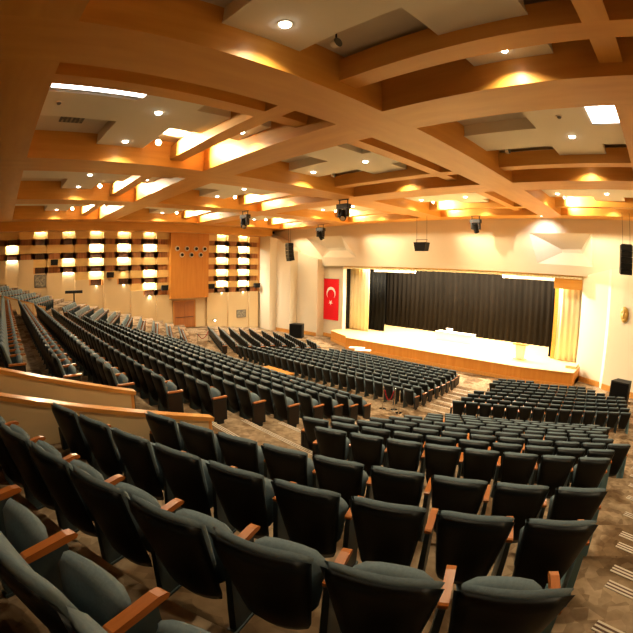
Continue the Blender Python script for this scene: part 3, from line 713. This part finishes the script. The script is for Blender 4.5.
# ------------------------------------------------------------------ parapets of the two sunken gangways
def parapet(x, yb, ye, zb, slope, name, lab, m_=False):
    y0 = -5.5; zt = lambda y: zb+slope*(y-yb)
    xx = mir(x) if m_ else x
    t = thing('parapet', (xx, ye, zt(ye)-.95), lab, 'parapet', 'low cream parapets with wood caps')
    def loc(yy, z): return (yy-ye, z-(zt(ye)-.95))
    P = [loc(y0, zt(y0)), loc(ye, zt(ye)), loc(ye, zt(ye)-1.0), loc(y0, zt(y0)-1.5)]
    m = MB(); m.prism([(-.07,a,b_) for a,b_ in P], [(.07,a,b_) for a,b_ in P]); m.build('low_wall', M['cream'], t)
    u = np.array([0,1,slope]); L = np.linalg.norm(u); u = u/L; n = np.array([0,-u[2],u[1]])
    a, b_ = np.array((0,*loc(y0,zt(y0)))), np.array((0,*loc(ye,zt(ye))))
    m = MB(); m.obox((a+b_)/2+u*.04, (1,0,0), u, n, .085, np.linalg.norm(b_-a)/2+.05, .028); m.build('cap', M['cap'], t)
    m = MB(); m.box(-.075,.075,0,.05,-.05,.95); m.build('end_post', M['wood_post'], t)
    m = MB(); Q = [loc(y0, zt(y0)-.9), loc(ye, zt(ye)-.78), loc(ye, zt(ye)-.98), loc(y0, zt(y0)-1.1)]
    m.prism([(-.085,a_,c_) for a_,c_ in Q], [(.085,a_,c_) for a_,c_ in Q]); m.build('skirting', M['cap'], t)
parapet(-5.2, -.18, 2.755, -1.428, -.249, 'near', 'cream parapet with wood cap right beside the camera rows of seats')
parapet(-6.05, -.15, 1.86, -1.30, -.268, 'far', 'second cream parapet with wood cap, beside the panelled ends of the centre rows')
parapet(-5.2, -.18, 2.755, -1.428, -.249, 'near', 'cream parapet below the small seat rows by the far wall', True)
parapet(-6.05, -.15, 1.86, -1.30, -.268, 'far', 'cream parapet at the far ends of the centre rows, second of the two there', True)

# ------------------------------------------------------------------ small things on the floor
def stanchion(x, y, lab, z=None):
    z = floor_z(x,y) if z is None else z
    t = thing('rope_stanchion', (x,y,z), lab, 'barrier post', 'chrome rope posts')
    m = MB(); m.cyl((0,0,0),(0,0,.03),.17,.15,16); m.build('base', M['chrome'], t); m = MB(); m.cyl((0,0,.03),(0,0,.92),.025,n=10); m.build('post', M['chrome'], t)
    m = MB(); m.cyl((0,0,.92),(0,0,1.0),.045,.03,10); m.build('knob', M['chrome'], t); return (x,y,z+.86)
def rope(a, b, lab):
    a, b = np.array(a), np.array(b); u = (b-a)/np.linalg.norm(b-a); a, b = a+u*.06, b-u*.06; pts = [a+(b-a)*s-np.array((0,0,.42*4*s*(1-s))) for s in np.linspace(0,1,11)]
    o = MB().tube([p-a for p in pts], .025, 8).build('barrier_rope', M['rope'], None, True); o.location = a; tag(o, lab, 'barrier rope', 'red barrier ropes')
s1 = stanchion(-10.45,13.95,'chrome rope post behind the front centre block, standing farthest from the aisle',fz(0)); s2 = stanchion(-10.0,14.2,'chrome rope post behind the front centre block, standing between two others',fz(0)); s3 = stanchion(-9.6,13.98,'chrome rope post behind the front centre block, at the aisle corner',fz(0))
rope(s1,s2,'red rope hanging between the posts behind the front centre block')
s4 = stanchion(-28.6,14.7,'rope post on the far cross aisle, nearer the wood door',None); s5 = stanchion(-29.6,16.2,'rope post on the far cross aisle, beside the far front seats',None)
rope(s4,s5,'red rope hanging between two posts near the far wood door')
t = thing('wood_platform', (-17.6,13.75,floor_z(-17.6,13.75)), 'low orange wooden platform on the cross aisle behind the front centre block', 'platform')
z0 = 0; m = MB(); m.box(-1.15,1.1,-.36,.36,.34,.42); m.build('top_board', M['cap'], t)
for q in (-1.0,-.03,.85): MB().box(q-.06,q+.06,-.32,.32,0,.34).build('bearer', M['wood_black'], t)
for n, (x, y) in enumerate([(-21.25,24.6),(-20.3,24.2)]):
    t = thing('white_side_table', (x,y,-6.76), ['low white-topped table before the stage front, the one nearer the flag','low white-topped table before the stage front, close behind the front row'][n], 'table', 'white tables before the stage', rz=math.radians(30))
    m = MB(); m.box(-.6,.6,-.28,.28,.66,.70); m.build('tabletop', M['cloth'], t)
    for sx in (-.5,.5):
        for sy in (-.2,.2): MB().cyl((sx,sy,0),(sx,sy,.66),.02,n=8).build('leg', M['chrome'], t)
zf = floor_z(-35,6.2)
t = thing('control_desk', (-35,6.2,zf), 'small black-topped desk on a single leg by the far wall', 'desk', rz=math.radians(75))
hgt = -1.62-zf; m = MB(); m.box(-.75,.75,-.3,.3,hgt-.22,hgt); m.build('top', M['black'], t); m = MB(); m.cyl((0,0,.03),(0,0,hgt-.2),.06,n=10); m.build('leg', M['metal'], t); m = MB(); m.cyl((0,0,0),(0,0,.03),.3,n=14); m.build('foot', M['metal'], t)
# a bright lamp near the floor by the door
t = thing('floor_lamp', (XL+.5,21.3,-5.35), 'small glaring lamp low on the cream wall beside the wood door', 'lamp')
MB().box(-.05,.05,-.1,.1,-.1,.1).build('housing', M['metal'], t); MB().cyl((.05,0,0),(.08,0,0),.08,.08,12).build('lens', M['flood'], t)
m = MB(); m.box(-.42,-.05,-.03,.03,-.03,.03); m.build('bracket', M['metal'], t)
# skirtings
b = MB(); b.box(OR+.0,-4.75,27.6,29.5,-6.76,-6.4); struct(b.build('baseboard_right', M['cap']))
m = MB()
for a, c in (((-4.9,29.3),(-3.05,28.28)),((-2.8,27.95),(-.25,26.70)),((-.25,26.70),(1.6,26.05))):
    a, c = np.array(a), np.array(c); u = (c-a)/np.linalg.norm(c-a); n = np.array([u[1],-u[0]]); q = (a+c)/2+n*.02
    m.obox((*q,-6.6), (*u,0), (*n,0), (0,0,1), np.linalg.norm(c-a)/2, .03, .2)
struct(m.build('baseboard_front', M['cap']))
m = MB(); m.box(-30.1,-27.5,29.55,29.61,-6.76,-6.4); m.box(-33.4,-30.4,28.78,28.84,-6.76,-6.4); m.box(-36,-33.6,27.98,28.04,-6.76,-6.4); struct(m.build('baseboard_far', M['cap']))

# ------------------------------------------------------------------ stage and house light
area('stage_border_light', (XM,32.6,2.2), 18, 1.2, 5500, (1,.84,.55), (XM,31.0,ST))
area('stage_front_light', (XM,30.4,.36), 19, .3, 3500, (1,.86,.60), (XM,28.2,ST))
spot('stage_side_beam', (-12,30.35,.20), 5200, (1,.90,.68), 64, .7, .06, (-4.4,29.2,-2.9))
spot('stage_side_beam', (-21,30.35,.20), 1100, (1,.86,.60), 60, .8, .06, (-26.5,30.0,-4.2))
SC.world = bpy.data.worlds.new('hall air'); SC.world.use_nodes = True
SC.world.node_tree.nodes['Background'].inputs[0].default_value = (1,.8,.55,1); SC.world.node_tree.nodes['Background'].inputs[1].default_value = .0

# lift everything so that the flat floor before the stage is at height zero
for o in bpy.data.objects:
    if o.parent is None: o.location.z += EYE
SC.view_settings.view_transform = 'Standard'; SC.view_settings.look = 'None'; SC.view_settings.gamma = 1; SC.view_settings.use_curve_mapping = False
SC.view_settings.exposure = 0.55
try: SC.cycles.use_denoising = True; SC.cycles.max_bounces = 8; SC.cycles.diffuse_bounces = 5; SC.cycles.sample_clamp_indirect = 6
except Exception: pass
